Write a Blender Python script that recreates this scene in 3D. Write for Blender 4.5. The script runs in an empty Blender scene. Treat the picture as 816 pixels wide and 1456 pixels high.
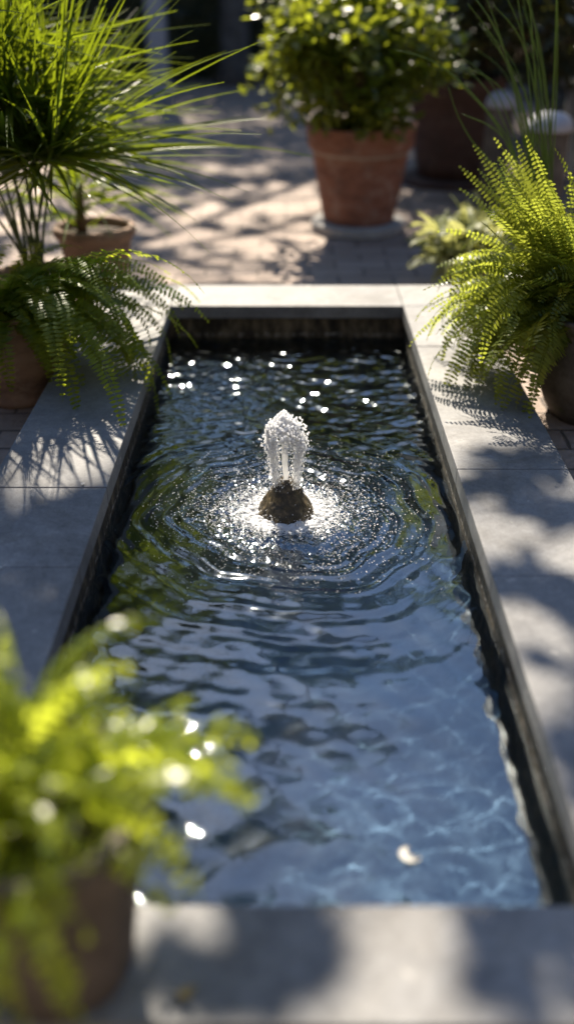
import bpy, math, random
import numpy as np
from mathutils import Vector, Matrix, noise as mnoise

random.seed(7)
rng = np.random.default_rng(7)
R = math.radians
sc = bpy.context.scene
C = sc.collection

# ------------------------------------------------------------------ scene numbers (metres)
TOP = 0.12            # top of the stone coping; the paving is z = 0
WZ = -0.01            # water level
XL, XR = -0.44, 0.42  # inner edges of the coping
YN, YF = 0.845, 3.426
OXL, OXR = -0.73, 0.70
OYN, OYF = 0.675, 3.69
SUN_EL, SUN_AZ = 48.0, -11.0
SV = Vector((math.sin(R(SUN_AZ)) * math.cos(R(SUN_EL)), math.cos(R(SUN_AZ)) * math.cos(R(SUN_EL)), math.sin(R(SUN_EL))))
FX, FY = -0.009, 2.13  # fountain


# ------------------------------------------------------------------ object helpers
def tag(o, label=None, cat=None, group=None, kind=None):
    if label: o['label'] = label
    if cat: o['category'] = cat
    if group: o['group'] = group
    if kind: o['kind'] = kind
    return o


def thing(name, label, cat, loc=(0, 0, 0), group=None):
    o = bpy.data.objects.new(name, None)
    o.empty_display_size = 0.05
    C.objects.link(o)
    o.location = loc
    return tag(o, label, cat, group)


class MB:
    """collects faces; build() makes one mesh object"""
    def __init__(self):
        self.v = []; self.f = []

    def add(self, vs, fs):
        n = len(self.v)
        self.v.extend([tuple(p) for p in vs])
        self.f.extend([tuple(i + n for i in f) for f in fs])

    def box(self, a, b):
        x0, y0, z0 = a; x1, y1, z1 = b
        self.add([(x0, y0, z0), (x1, y0, z0), (x1, y1, z0), (x0, y1, z0), (x0, y0, z1), (x1, y0, z1), (x1, y1, z1), (x0, y1, z1)],
                 [(0, 3, 2, 1), (4, 5, 6, 7), (0, 1, 5, 4), (1, 2, 6, 5), (2, 3, 7, 6), (3, 0, 4, 7)])

    def tube(self, pts, rad, n=6, cap=True):
        pts = [Vector(p) for p in pts]
        if not hasattr(rad, '__len__'): rad = [rad] * len(pts)
        vs = []; fs = []
        for i, p in enumerate(pts):
            t = (pts[min(i + 1, len(pts) - 1)] - pts[max(i - 1, 0)]).normalized()
            u = t.cross(Vector((0, 1, 0.01)))
            if u.length < 1e-3: u = t.cross(Vector((1, 0, 0)))
            u.normalize(); w = t.cross(u)
            for k in range(n):
                a = 2 * math.pi * k / n
                vs.append(p + (u * math.cos(a) + w * math.sin(a)) * rad[i])
        for i in range(len(pts) - 1):
            for k in range(n):
                fs.append((i * n + k, i * n + (k + 1) % n, (i + 1) * n + (k + 1) % n, (i + 1) * n + k))
        if cap:
            fs.append(tuple(range(n))[::-1]); fs.append(tuple(range((len(pts) - 1) * n, len(pts) * n)))
        self.add(vs, fs)

    def lathe(self, prof, n=48, c=(0, 0), wob=0.0, seed=0.0):
        vs = []; fs = []
        for i, (r, z) in enumerate(prof):
            for k in range(n):
                a = 2 * math.pi * k / n
                rr = r
                if wob and r > 0.001:
                    rr += wob * mnoise.noise(Vector((math.cos(a) * 2.2, math.sin(a) * 2.2, z * 9 + seed)))
                vs.append((c[0] + rr * math.cos(a), c[1] + rr * math.sin(a), z))
        for i in range(len(prof) - 1):
            for k in range(n):
                fs.append((i * n + k, i * n + (k + 1) % n, (i + 1) * n + (k + 1) % n, (i + 1) * n + k))
        self.add(vs, fs)

    def build(self, name, mat, parent=None, smooth=False, loc=None):
        me = bpy.data.meshes.new(name)
        me.from_pydata(self.v, [], self.f)
        if smooth:
            me.polygons.foreach_set('use_smooth', [True] * len(me.polygons))
        me.materials.append(mat)
        o = bpy.data.objects.new(name, me)
        C.objects.link(o)
        if parent is not None: o.parent = parent
        if loc is not None: o.location = loc
        return o


def bevel(o, w=0.003, seg=2):
    m = o.modifiers.new('bevel', 'BEVEL'); m.width = w; m.segments = seg; m.limit_method = 'ANGLE'
    return o


# ------------------------------------------------------------------ materials
def new_mat(name):
    m = bpy.data.materials.new(name); m.use_nodes = True
    nt = m.node_tree; nt.nodes.clear()
    out = nt.nodes.new('ShaderNodeOutputMaterial')
    return m, nt, out


def N(nt, t, **kw):
    n = nt.nodes.new(t)
    for k, v in kw.items():
        if k == 'ins':
            for i, val in v.items(): n.inputs[i].default_value = val
        else:
            setattr(n, k, v)
    return n


def ramp(nt, fac, stops):
    r = nt.nodes.new('ShaderNodeValToRGB')
    el = r.color_ramp.elements
    while len(el) < len(stops): el.new(0.5)
    for e, (p, c) in zip(el, stops):
        e.position = p; e.color = (c[0], c[1], c[2], 1)
    nt.links.new(fac, r.inputs[0])
    return r.outputs[0]


def stone_mat(name, cols, scale=6, rough=0.7, bump=0.3, bscale=40, bdist=0.004, spots=None, detail=8, stains=False):
    m, nt, out = new_mat(name); L = nt.links.new
    tc = N(nt, 'ShaderNodeTexCoord')
    geo = N(nt, 'ShaderNodeNewGeometry')
    oi = N(nt, 'ShaderNodeObjectInfo')
    add = N(nt, 'ShaderNodeVectorMath', operation='ADD')
    L(geo.outputs['Position'], add.inputs[0])
    n1 = N(nt, 'ShaderNodeTexNoise', ins={'Scale': scale, 'Detail': detail, 'Roughness': 0.65})
    L(geo.outputs['Position'], n1.inputs['Vector'])
    k = len(cols)
    col = ramp(nt, n1.outputs['Fac'], [(0.3 + 0.4 * i / max(1, k - 1), c) for i, c in enumerate(cols)])
    # slab to slab variation
    hsv = N(nt, 'ShaderNodeHueSaturation')
    mr = N(nt, 'ShaderNodeMapRange', ins={'To Min': 0.93, 'To Max': 1.07})
    L(oi.outputs['Random'], mr.inputs['Value']); L(mr.outputs[0], hsv.inputs['Value']); L(col, hsv.inputs['Color'])
    col = hsv.outputs[0]
    n2 = N(nt, 'ShaderNodeTexNoise', ins={'Scale': bscale, 'Detail': 10, 'Roughness': 0.7})
    L(geo.outputs['Position'], n2.inputs['Vector'])
    mx = N(nt, 'ShaderNodeMix', data_type='RGBA', blend_type='OVERLAY')
    mx.inputs[0].default_value = 0.5
    L(col, mx.inputs[6]); L(n2.outputs['Fac'], mx.inputs[7]); col = mx.outputs[2]
    if spots:
        n3 = N(nt, 'ShaderNodeTexNoise', ins={'Scale': spots[1], 'Detail': 6, 'Roughness': 0.6})
        L(geo.outputs['Position'], n3.inputs['Vector'])
        f = ramp(nt, n3.outputs['Fac'], [(spots[2], (0, 0, 0)), (spots[2] + 0.08, (1, 1, 1))])
        mm = N(nt, 'ShaderNodeMix', data_type='RGBA')
        L(f, mm.inputs[0]); L(col, mm.inputs[6]); mm.inputs[7].default_value = (*spots[0], 1); col = mm.outputs[2]
    if stains:
        n5 = N(nt, 'ShaderNodeTexNoise', ins={'Scale': 2.6, 'Detail': 12, 'Roughness': 0.74, 'Distortion': .6}); L(geo.outputs['Position'], n5.inputs['Vector'])
        f5 = ramp(nt, n5.outputs['Fac'], [(0.36, (.62, .60, .58)), (0.5, (1, 1, 1)), (0.66, (1.0, 1.0, 1.0)), (0.72, (1.28, 1.24, 1.16))])
        m5 = N(nt, 'ShaderNodeMix', data_type='RGBA', blend_type='MULTIPLY'); m5.inputs[0].default_value = 1.0
        L(col, m5.inputs[6]); L(f5, m5.inputs[7]); col = m5.outputs[2]
        n6 = N(nt, 'ShaderNodeTexNoise', ins={'Scale': 240, 'Detail': 3}); L(geo.outputs['Position'], n6.inputs['Vector'])
        f6 = ramp(nt, n6.outputs['Fac'], [(0.3, (.7, .7, .7)), (0.45, (1, 1, 1)), (0.66, (1, 1, 1)), (0.75, (1.5, 1.5, 1.45))])
        m6 = N(nt, 'ShaderNodeMix', data_type='RGBA', blend_type='MULTIPLY'); m6.inputs[0].default_value = .8
        L(col, m6.inputs[6]); L(f6, m6.inputs[7]); col = m6.outputs[2]
    b = N(nt, 'ShaderNodeBsdfPrincipled', ins={'Roughness': rough})
    L(col, b.inputs['Base Color'])
    rr = N(nt, 'ShaderNodeMapRange', ins={'To Min': rough - 0.15, 'To Max': min(1, rough + 0.2)})
    L(n1.outputs['Fac'], rr.inputs['Value']); L(rr.outputs[0], b.inputs['Roughness'])
    bp = N(nt, 'ShaderNodeBump', ins={'Strength': bump, 'Distance': bdist})
    L(n2.outputs['Fac'], bp.inputs['Height']); L(bp.outputs[0], b.inputs['Normal'])
    L(b.outputs[0], out.inputs[0])
    return m


def leaf_mat(name, dark, light, trans, tfac=0.45, rough=0.35, brown=0.0, spec=0.5):
    m, nt, out = new_mat(name); L = nt.links.new
    geo = N(nt, 'ShaderNodeNewGeometry')
    oi = N(nt, 'ShaderNodeObjectInfo')
    ad = N(nt, 'ShaderNodeMath', operation='ADD'); L(geo.outputs['Random Per Island'], ad.inputs[0])
    ml = N(nt, 'ShaderNodeMath', operation='MULTIPLY', ins={1: 0.9}); L(oi.outputs['Random'], ml.inputs[0])
    L(ml.outputs[0], ad.inputs[1])
    hf = N(nt, 'ShaderNodeMath', operation='MULTIPLY', ins={1: 0.526}); L(ad.outputs[0], hf.inputs[0])
    stops = [(0.1, dark), (0.9, light)]
    tst = [(0.1, tuple(c * 0.65 for c in trans)), (0.85, trans)]
    if brown:
        stops = [(0.1, dark), (0.88 - brown, light), (0.97, (0.16, 0.09, 0.02))]
    c1 = ramp(nt, hf.outputs[0], stops)
    c2 = ramp(nt, hf.outputs[0], tst)
    b = N(nt, 'ShaderNodeBsdfPrincipled', ins={'Roughness': rough, 'Specular IOR Level': spec})
    L(c1, b.inputs['Base Color'])
    t = N(nt, 'ShaderNodeBsdfTranslucent'); L(c2, t.inputs['Color'])
    mx = N(nt, 'ShaderNodeMixShader', ins={0: tfac})
    L(b.outputs[0], mx.inputs[1]); L(t.outputs[0], mx.inputs[2]); L(mx.outputs[0], out.inputs[0])
    return m


def terracotta(name, base, dark, pale, line=None):
    m, nt, out = new_mat(name); L = nt.links.new
    tc = N(nt, 'ShaderNodeTexCoord')
    mp = N(nt, 'ShaderNodeMapping'); mp.inputs['Scale'].default_value = (1, 1, 2.6)
    L(tc.outputs['Object'], mp.inputs[0])
    n1 = N(nt, 'ShaderNodeTexNoise', ins={'Scale': 7, 'Detail': 9, 'Roughness': 0.68}); L(mp.outputs[0], n1.inputs['Vector'])
    col = ramp(nt, n1.outputs['Fac'], [(0.3, dark), (0.52, base), (0.75, tuple(0.7 * a + 0.3 * b for a, b in zip(base, pale)))])
    n2 = N(nt, 'ShaderNodeTexNoise', ins={'Scale': 11, 'Detail': 10, 'Roughness': 0.75}); L(tc.outputs['Object'], n2.inputs['Vector'])
    f = ramp(nt, n2.outputs['Fac'], [(0.52, (0, 0, 0)), (0.74, (0.75, 0.75, 0.75))])
    mm = N(nt, 'ShaderNodeMix', data_type='RGBA'); L(f, mm.inputs[0]); L(col, mm.inputs[6]); mm.inputs[7].default_value = (*pale, 1)
    n3 = N(nt, 'ShaderNodeTexNoise', ins={'Scale': 60, 'Detail': 6}); L(tc.outputs['Object'], n3.inputs['Vector'])
    if line:
        sp = N(nt, 'ShaderNodeSeparateXYZ'); L(tc.outputs['Object'], sp.inputs[0])
        wz = N(nt, 'ShaderNodeMath', operation='MULTIPLY_ADD', ins={1: .02}); L(n2.outputs['Fac'], wz.inputs[0]); L(sp.outputs['Z'], wz.inputs[2])
        cp = N(nt, 'ShaderNodeMath', operation='COMPARE', ins={1: line + .01, 2: .008}); L(wz.outputs[0], cp.inputs[0])
        cm = N(nt, 'ShaderNodeMath', operation='MULTIPLY', ins={1: .6}); L(cp.outputs[0], cm.inputs[0])
        m2 = N(nt, 'ShaderNodeMix', data_type='RGBA'); L(cm.outputs[0], m2.inputs[0]); L(mm.outputs[2], m2.inputs[6]); m2.inputs[7].default_value = (.42, .36, .3, 1)
        mm = m2
    b = N(nt, 'ShaderNodeBsdfPrincipled', ins={'Roughness': 0.85}); L(mm.outputs[2], b.inputs['Base Color'])
    bp = N(nt, 'ShaderNodeBump', ins={'Strength': 0.4, 'Distance': 0.003}); L(n3.outputs['Fac'], bp.inputs['Height']); L(bp.outputs[0], b.inputs['Normal'])
    L(b.outputs[0], out.inputs[0])
    return m


def paving_mat():
    m, nt, out = new_mat('stone_paving'); L = nt.links.new
    geo = N(nt, 'ShaderNodeNewGeometry')
    wn = N(nt, 'ShaderNodeTexNoise', ins={'Scale': 3.0, 'Detail': 3}); L(geo.outputs['Position'], wn.inputs['Vector'])
    vm = N(nt, 'ShaderNodeVectorMath', operation='MULTIPLY_ADD'); vm.inputs[1].default_value = (0.05, 0.05, 0)
    L(wn.outputs['Color'], vm.inputs[0]); L(geo.outputs['Position'], vm.inputs[2])
    br = N(nt, 'ShaderNodeTexBrick', offset=0.5, ins={'Scale': 1.0, 'Mortar Size': 0.006, 'Mortar Smooth': 0.6, 'Brick Width': 0.24, 'Row Height': 0.125, 'Bias': 0.0})
    br.inputs['Color1'].default_value = (0.285, 0.222, 0.182, 1); br.inputs['Color2'].default_value = (0.235, 0.176, 0.14, 1)
    br.inputs['Mortar'].default_value = (0.1, 0.08, 0.065, 1)
    L(vm.outputs[0], br.inputs['Vector'])
    n1 = N(nt, 'ShaderNodeTexNoise', ins={'Scale': 2.2, 'Detail': 10, 'Roughness': 0.7}); L(geo.outputs['Position'], n1.inputs['Vector'])
    mx = N(nt, 'ShaderNodeMix', data_type='RGBA', blend_type='OVERLAY'); mx.inputs[0].default_value = 0.7
    L(br.outputs['Color'], mx.inputs[6]); L(n1.outputs['Fac'], mx.inputs[7])
    b = N(nt, 'ShaderNodeBsdfPrincipled', ins={'Roughness': 0.75}); L(mx.outputs[2], b.inputs['Base Color'])
    n2 = N(nt, 'ShaderNodeTexNoise', ins={'Scale': 35, 'Detail': 8}); L(geo.outputs['Position'], n2.inputs['Vector'])
    sub = N(nt, 'ShaderNodeMath', operation='MULTIPLY_ADD', ins={1: -0.8}); L(br.outputs['Fac'], sub.inputs[0]); L(n2.outputs['Fac'], sub.inputs[2])
    bp = N(nt, 'ShaderNodeBump', ins={'Strength': 0.9, 'Distance': 0.012}); L(sub.outputs[0], bp.inputs['Height']); L(bp.outputs[0], b.inputs['Normal'])
    L(b.outputs[0], out.inputs[0])
    return m


def basin_mat():
    m, nt, out = new_mat('wet_dark_basin_stone'); L = nt.links.new
    geo = N(nt, 'ShaderNodeNewGeometry')
    mp = N(nt, 'ShaderNodeMapping'); mp.inputs['Scale'].default_value = (22, 22, 8); L(geo.outputs['Position'], mp.inputs[0])
    n1 = N(nt, 'ShaderNodeTexNoise', ins={'Scale': 1.0, 'Detail': 10, 'Roughness': 0.7}); L(mp.outputs[0], n1.inputs['Vector'])
    col = ramp(nt, n1.outputs['Fac'], [(0.36, (0.012, 0.01, 0.007)), (0.5, (0.042, 0.031, 0.017)), (0.64, (0.15, 0.115, 0.07))])
    # lime line left where the water level has stood
    sp = N(nt, 'ShaderNodeSeparateXYZ'); L(geo.outputs['Position'], sp.inputs[0])
    n2 = N(nt, 'ShaderNodeTexNoise', ins={'Scale': 30, 'Detail': 6}); L(geo.outputs['Position'], n2.inputs['Vector'])
    wob = N(nt, 'ShaderNodeMath', operation='MULTIPLY_ADD', ins={1: 0.03, 2: -0.028}); L(n2.outputs['Fac'], wob.inputs[0])
    zz = N(nt, 'ShaderNodeMath', operation='SUBTRACT'); L(sp.outputs['Z'], zz.inputs[0]); L(wob.outputs[0], zz.inputs[1])
    cmp_ = N(nt, 'ShaderNodeMath', operation='COMPARE', ins={1: WZ + 0.028, 2: 0.004}); L(zz.outputs[0], cmp_.inputs[0])
    n3 = N(nt, 'ShaderNodeTexNoise', ins={'Scale': 55, 'Detail': 4}); L(geo.outputs['Position'], n3.inputs['Vector'])
    g = ramp(nt, n3.outputs['Fac'], [(0.45, (0, 0, 0)), (0.62, (0.8, 0.8, 0.8))])
    mlt = N(nt, 'ShaderNodeMath', operation='MULTIPLY'); L(cmp_.outputs[0], mlt.inputs[0]); L(g, mlt.inputs[1])
    mm = N(nt, 'ShaderNodeMix', data_type='RGBA'); L(mlt.outputs[0], mm.inputs[0]); L(col, mm.inputs[6]); mm.inputs[7].default_value = (0.3, 0.28, 0.25, 1)
    b = N(nt, 'ShaderNodeBsdfPrincipled', ins={'Roughness': 0.72, 'Specular IOR Level': .3}); L(mm.outputs[2], b.inputs['Base Color'])
    n4 = N(nt, 'ShaderNodeTexNoise', ins={'Scale': 28, 'Detail': 10, 'Roughness': 0.7}); L(geo.outputs['Position'], n4.inputs['Vector'])
    bp = N(nt, 'ShaderNodeBump', ins={'Strength': 0.8, 'Distance': 0.01}); L(n4.outputs['Fac'], bp.inputs['Height']); L(bp.outputs[0], b.inputs['Normal'])
    L(b.outputs[0], out.inputs[0])
    return m


def floor_mat():
    m, nt, out = new_mat('pool_floor_stone'); L = nt.links.new
    geo = N(nt, 'ShaderNodeNewGeometry')
    n1 = N(nt, 'ShaderNodeTexNoise', ins={'Scale': 5, 'Detail': 8, 'Roughness': 0.65}); L(geo.outputs['Position'], n1.inputs['Vector'])
    col = ramp(nt, n1.outputs['Fac'], [(0.3, (0.18, 0.28, 0.41)), (0.55, (0.25, 0.37, 0.52)), (0.8, (0.33, 0.43, 0.53))])  # blue painted in to stand for the sky reflected by the water
    # brown-green painted in for foliage reflections and algae, thickest far end and left wall
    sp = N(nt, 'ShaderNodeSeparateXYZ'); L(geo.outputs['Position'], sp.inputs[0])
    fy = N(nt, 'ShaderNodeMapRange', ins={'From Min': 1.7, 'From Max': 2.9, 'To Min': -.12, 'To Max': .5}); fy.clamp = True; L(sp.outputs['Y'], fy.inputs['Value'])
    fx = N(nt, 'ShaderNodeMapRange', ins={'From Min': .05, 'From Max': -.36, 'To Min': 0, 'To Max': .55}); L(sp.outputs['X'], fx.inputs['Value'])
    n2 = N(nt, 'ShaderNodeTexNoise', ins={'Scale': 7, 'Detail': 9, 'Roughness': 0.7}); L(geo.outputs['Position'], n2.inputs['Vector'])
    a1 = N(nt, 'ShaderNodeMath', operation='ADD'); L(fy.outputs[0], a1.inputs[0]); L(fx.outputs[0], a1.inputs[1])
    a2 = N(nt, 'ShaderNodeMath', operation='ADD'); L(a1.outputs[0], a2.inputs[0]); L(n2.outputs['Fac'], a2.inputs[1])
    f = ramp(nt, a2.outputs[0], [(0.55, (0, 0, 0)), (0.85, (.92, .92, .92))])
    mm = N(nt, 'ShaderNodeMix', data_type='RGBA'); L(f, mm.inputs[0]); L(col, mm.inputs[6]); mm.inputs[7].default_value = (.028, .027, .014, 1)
    b = N(nt, 'ShaderNodeBsdfPrincipled', ins={'Roughness': 0.8}); L(mm.outputs[2], b.inputs['Base Color'])
    L(b.outputs[0], out.inputs[0])
    return m


def water_mat():
    m, nt, out = new_mat('clear_rippled_water'); L = nt.links.new
    geo = N(nt, 'ShaderNodeNewGeometry')
    n1 = N(nt, 'ShaderNodeTexNoise', ins={'Scale': 26, 'Detail': 3, 'Roughness': 0.5}); L(geo.outputs['Position'], n1.inputs['Vector'])
    bp = N(nt, 'ShaderNodeBump', ins={'Strength': 0.03, 'Distance': 0.01}); L(n1.outputs['Fac'], bp.inputs['Height'])
    g = N(nt, 'ShaderNodeBsdfGlass', ins={'IOR': WATER_IOR, 'Roughness': 0.055}); g.inputs['Color'].default_value = (0.86, 0.95, 1.0, 1)
    L(bp.outputs[0], g.inputs['Normal'])
    L(g.outputs[0], out.inputs[0])
    return m


def spray_mat():
    m, nt, out = new_mat('aerated_white_water'); L = nt.links.new
    b = N(nt, 'ShaderNodeBsdfPrincipled', ins={'Roughness': 0.12, 'IOR': 1.33, 'Transmission Weight': 0.12})
    b.inputs['Base Color'].default_value = (0.96, 0.97, 0.98, 1)
    t = N(nt, 'ShaderNodeBsdfTranslucent'); t.inputs['Color'].default_value = (0.97, 0.97, 0.97, 1)
    mx = N(nt, 'ShaderNodeMixShader', ins={0: 0.66}); L(b.outputs[0], mx.inputs[1]); L(t.outputs[0], mx.inputs[2])
    L(mx.outputs[0], out.inputs[0])
    return m


WATER_IOR = 2.1
M = {}
M['coping'] = stone_mat('grey_slate_coping', [(0.1, 0.101, 0.105), (0.165, 0.165, 0.166), (0.245, 0.24, 0.23)], scale=4, rough=0.6, bump=0.35, bscale=70, bdist=0.002, spots=((0.4, 0.385, 0.35), 17, 0.66), stains=True)
M['basin'] = basin_mat()
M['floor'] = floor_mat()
M['paving'] = paving_mat()
M['water'] = water_mat()
M['spray'] = spray_mat()
M['cone'] = stone_mat('wet_mossy_stone', [(0.012, 0.01, 0.006), (0.05, 0.038, 0.018), (0.17, 0.125, 0.06)], scale=70, rough=0.35, bump=0.9, bscale=110, bdist=0.004)
M['terra'] = terracotta('old_terracotta', (0.27, 0.112, 0.066), (0.11, 0.05, 0.034), (0.42, 0.33, 0.27), line=.345)
M['terra_brown'] = terracotta('weathered_brown_terracotta', (0.235, 0.15, 0.105), (0.1, 0.068, 0.05), (0.36, 0.3, 0.24))
M['terra_dark'] = terracotta('dark_stained_terracotta', (0.075, 0.04, 0.03), (0.035, 0.022, 0.017), (0.12, 0.09, 0.075))
M['stone_pot'] = stone_mat('dark_stone_pot', [(0.05, 0.042, 0.035), (0.1, 0.085, 0.07), (0.16, 0.14, 0.12)], scale=9, rough=0.85, bump=0.6, bscale=50, spots=((0.08, 0.09, 0.04), 7, 0.62))
M['plinth'] = stone_mat('pale_stone', [(0.28, 0.27, 0.25), (0.36, 0.35, 0.33), (0.45, 0.43, 0.4)], scale=5, rough=0.8)
M['pale_post'] = stone_mat('pale_painted_post', [(0.3, 0.3, 0.31), (0.38, 0.38, 0.4)], scale=3, rough=0.6)
M['soil'] = stone_mat('potting_soil', [(0.02, 0.014, 0.01), (0.05, 0.035, 0.025), (0.1, 0.075, 0.05)], scale=30, rough=0.95, bump=1.0, bscale=90, bdist=0.01)
M['bark'] = stone_mat('tree_bark', [(0.05, 0.04, 0.033), (0.1, 0.085, 0.07), (0.16, 0.14, 0.12)], scale=8, rough=0.9, bump=1.0, bscale=25, bdist=0.03)
M['stem'] = stone_mat('green_stem', [(0.05, 0.08, 0.02), (0.09, 0.12, 0.03)], scale=20, rough=0.5)
M['stem_brown'] = stone_mat('brown_stem', [(0.09, 0.055, 0.03), (0.16, 0.1, 0.05)], scale=20, rough=0.7)
M['fern'] = leaf_mat('fern_green', (0.035, 0.08, 0.008), (0.09, 0.14, 0.012), (0.52, 0.6, 0.035), 0.6, 0.4, spec=.4)
M['fern_lime'] = leaf_mat('lime_fern_green', (0.05, 0.085, 0.012), (0.15, 0.175, 0.03), (0.5, 0.56, 0.06), 0.56, 0.36, brown=0.06, spec=.45)
M['fern_pale'] = leaf_mat('pale_feathery_green', (0.12, 0.15, 0.05), (0.24, 0.27, 0.12), (0.6, 0.6, 0.2), 0.5, 0.5)
M['fern_fore'] = leaf_mat('bright_yellow_green', (0.05, 0.1, 0.008), (0.26, 0.29, 0.06), (0.74, 0.82, 0.07), 0.6, 0.3, spec=.6)
M['palm'] = leaf_mat('palm_green', (0.02, 0.055, 0.012), (0.06, 0.11, 0.018), (0.27, 0.34, 0.012), 0.46, 0.3, spec=.4)
M['shrub'] = leaf_mat('shrub_green', (0.03, 0.06, 0.012), (0.12, 0.15, 0.025), (0.42, 0.47, 0.03), 0.5, 0.3)
M['dark_shrub'] = leaf_mat('dark_shrub_green', (0.016, 0.026, 0.01), (0.05, 0.05, 0.018), (0.12, 0.12, 0.02), 0.3, 0.3, brown=0.12)
M['tree'] = leaf_mat('tree_leaf_green', (0.02, 0.045, 0.012), (0.06, 0.09, 0.02), (0.16, 0.22, 0.03), 0.35, 0.45)
M['hedge'] = leaf_mat('hedge_green', (0.012, 0.022, 0.01), (0.04, 0.05, 0.018), (0.08, 0.11, 0.02), 0.3, 0.4, brown=0.1)
M['reed'] = leaf_mat('reed_green', (0.05, 0.1, 0.03), (0.1, 0.15, 0.04), (0.3, 0.4, 0.06), 0.35, 0.35)
M['litter'] = leaf_mat('fallen_leaf_tan', (0.3, 0.2, 0.06), (0.42, 0.33, 0.12), (0.4, 0.3, 0.08), 0.25, 0.6)
M['litter_pale'] = leaf_mat('fallen_petal_pale', (0.6, 0.57, 0.5), (0.7, 0.68, 0.62), (0.5, 0.48, 0.4), 0.3, 0.6)
M['twig'] = stone_mat('pale_twig', [(0.35, 0.25, 0.18), (0.5, 0.38, 0.3)], scale=30, rough=0.7)

# ------------------------------------------------------------------ ground
gb = MB()
hx0, hx1, hy0, hy1 = OXL + 0.02, OXR - 0.02, OYN + 0.02, OYF - 0.02
G = 70
xs = [-G, hx0, hx1, G]; ys = [-G, hy0, hy1, G]
pts = [(x, y, 0) for y in ys for x in xs]
fs = []
for j in range(3):
    for i in range(3):
        if i == 1 and j == 1: continue
        a = j * 4 + i
        fs.append((a, a + 1, a + 5, a + 4))
gb.add(pts, fs)
tag(gb.build('ground', M['paving']), kind='structure')

# ------------------------------------------------------------------ pool
pool = thing('garden_pool', 'long narrow sunken pool with dark stone walls and wide grey slate coping', 'pool', (0, OYN, 0))
pl = -Vector((0, OYN, 0))
DEEP = -0.42


def padd(mb, name, mat, smooth=False):
    return mb.build(name, mat, pool, smooth, loc=pl)


wi = 0.012  # wall face set back under the coping
for a, b in (((OXL + .01, YN - wi, DEEP), (XL - wi, YF + wi, TOP - .05)), ((XR + wi, YN - wi, DEEP), (OXR - .01, YF + wi, TOP - .05)),
             ((OXL + .01, OYN + .01, DEEP), (OXR - .01, YN - wi - .001, TOP - .05)), ((OXL + .01, YF + wi + .001, DEEP), (OXR - .01, OYF - .01, TOP - .05))):
    mb = MB(); mb.box(a, b); padd(mb, 'basin_wall', M['basin'])
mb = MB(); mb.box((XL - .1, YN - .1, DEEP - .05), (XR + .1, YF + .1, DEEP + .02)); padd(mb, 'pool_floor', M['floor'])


def slab(x0, x1, y0, y1):
    j = 0.0008
    mb = MB()
    dz = random.uniform(-.0012, .0012)
    mb.box((x0 + j, y0 + j, TOP - .05 + .001), (x1 - j, y1 - j, TOP + dz))
    bevel(padd(mb, 'coping_slab', M['coping']), 0.0025, 3)


for yy in ([OYN, YN],):
    for x0, x1 in ((OXL, -.3), (-.3, OXR)): slab(x0, x1, yy[0], yy[1])
for x0, x1 in ((OXL, XL), (XL, XR), (XR, OXR)): slab(x0, x1, YF, OYF)
for bounds, x0, x1 in (([YN, 1.67, 2.02, 2.93, YF], OXL, XL), ([YN, 1.64, 2.12, 3.0, YF], XR, OXR)):
    for y0, y1 in zip(bounds[:-1], bounds[1:]): slab(x0, x1, y0, y1)

# ------------------------------------------------------------------ water surface
nx, ny = 240, 700
gx = np.linspace(XL - wi - .002, XR + wi + .002, nx); gy = np.linspace(YN - wi - .002, YF + wi + .002, ny)
X, Y = np.meshgrid(gx, gy)
r = np.hypot(X - FX, Y - FY)
Z = np.zeros_like(X)
wrn = np.random.default_rng(11)
# rings spreading from the fountain, a little wobbled
th = np.arctan2(Y - FY, X - FX)
wob = .012 * np.sin(3 * th + 1.2) + .008 * np.sin(7 * th + .4) + .005 * np.sin(13 * th)
rr = r + wob
amp = .0025 * np.exp(-np.maximum(r - .12, 0) / .27) * np.clip(r / .08, 0, 1)
Z += amp * (np.sin(2 * np.pi * rr / .072) + .45 * np.sin(2 * np.pi * rr / .041 + 1.3 + 2 * np.sin(2 * th)) + .9 * np.sin(2 * np.pi * rr / .13 + .5))
# rings thrown back by the side walls
for mx_ in (2 * XL - FX, 2 * XR - FX):
    r2 = np.hypot(X - mx_, Y - FY)
    Z += .0007 * np.exp(-r2 / 1.0) * np.sin(2 * np.pi * r2 / .075)
far = np.clip((Y - 2.25) / .8, 0, 1); calm = np.clip((1.75 - Y) / .5, 0, 1)
patch = .6 + .4 * np.sin(3.1 * X + 2.3 * Y + .7) * np.sin(2.2 * Y - 1.7 * X + 2.0)
for i in range(54):
    lam = .028 * (7 ** wrn.random()); a = wrn.normal(0, .55) + np.pi / 2
    kx, ky = 2 * np.pi / lam * np.cos(a), 2 * np.pi / lam * np.sin(a)
    k0 = .0019 * lam * (.38 + 2.7 * far * (1.35 if lam < .07 else .6) - .1 * calm) * patch
    Z += k0 * np.sin(kx * X + ky * Y + wrn.uniform(0, 6.28))
for i in range(14):   # long slow swells in the near half
    lam = wrn.uniform(.14, .4); a = wrn.normal(0, .5) + np.pi / 2
    Z += .0019 * lam * (1 - far) * np.sin(2 * np.pi / lam * (np.cos(a) * X + np.sin(a) * Y) + wrn.uniform(0, 6.28))
# churned water close to the cone
for i in range(30):
    lam = wrn.uniform(.014, .035); a = wrn.uniform(0, 6.28)
    Z += .0007 * np.exp(-(r / .15) ** 2) * np.sin(2 * np.pi / lam * (np.cos(a) * X + np.sin(a) * Y) + wrn.uniform(0, 6.28))
V = np.stack([X.ravel(), Y.ravel(), Z.ravel() + WZ], 1)
idx = np.arange(nx * ny).reshape(ny, nx)
F = np.stack([idx[:-1, :-1].ravel(), idx[:-1, 1:].ravel(), idx[1:, 1:].ravel(), idx[1:, :-1].ravel()], 1)


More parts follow.
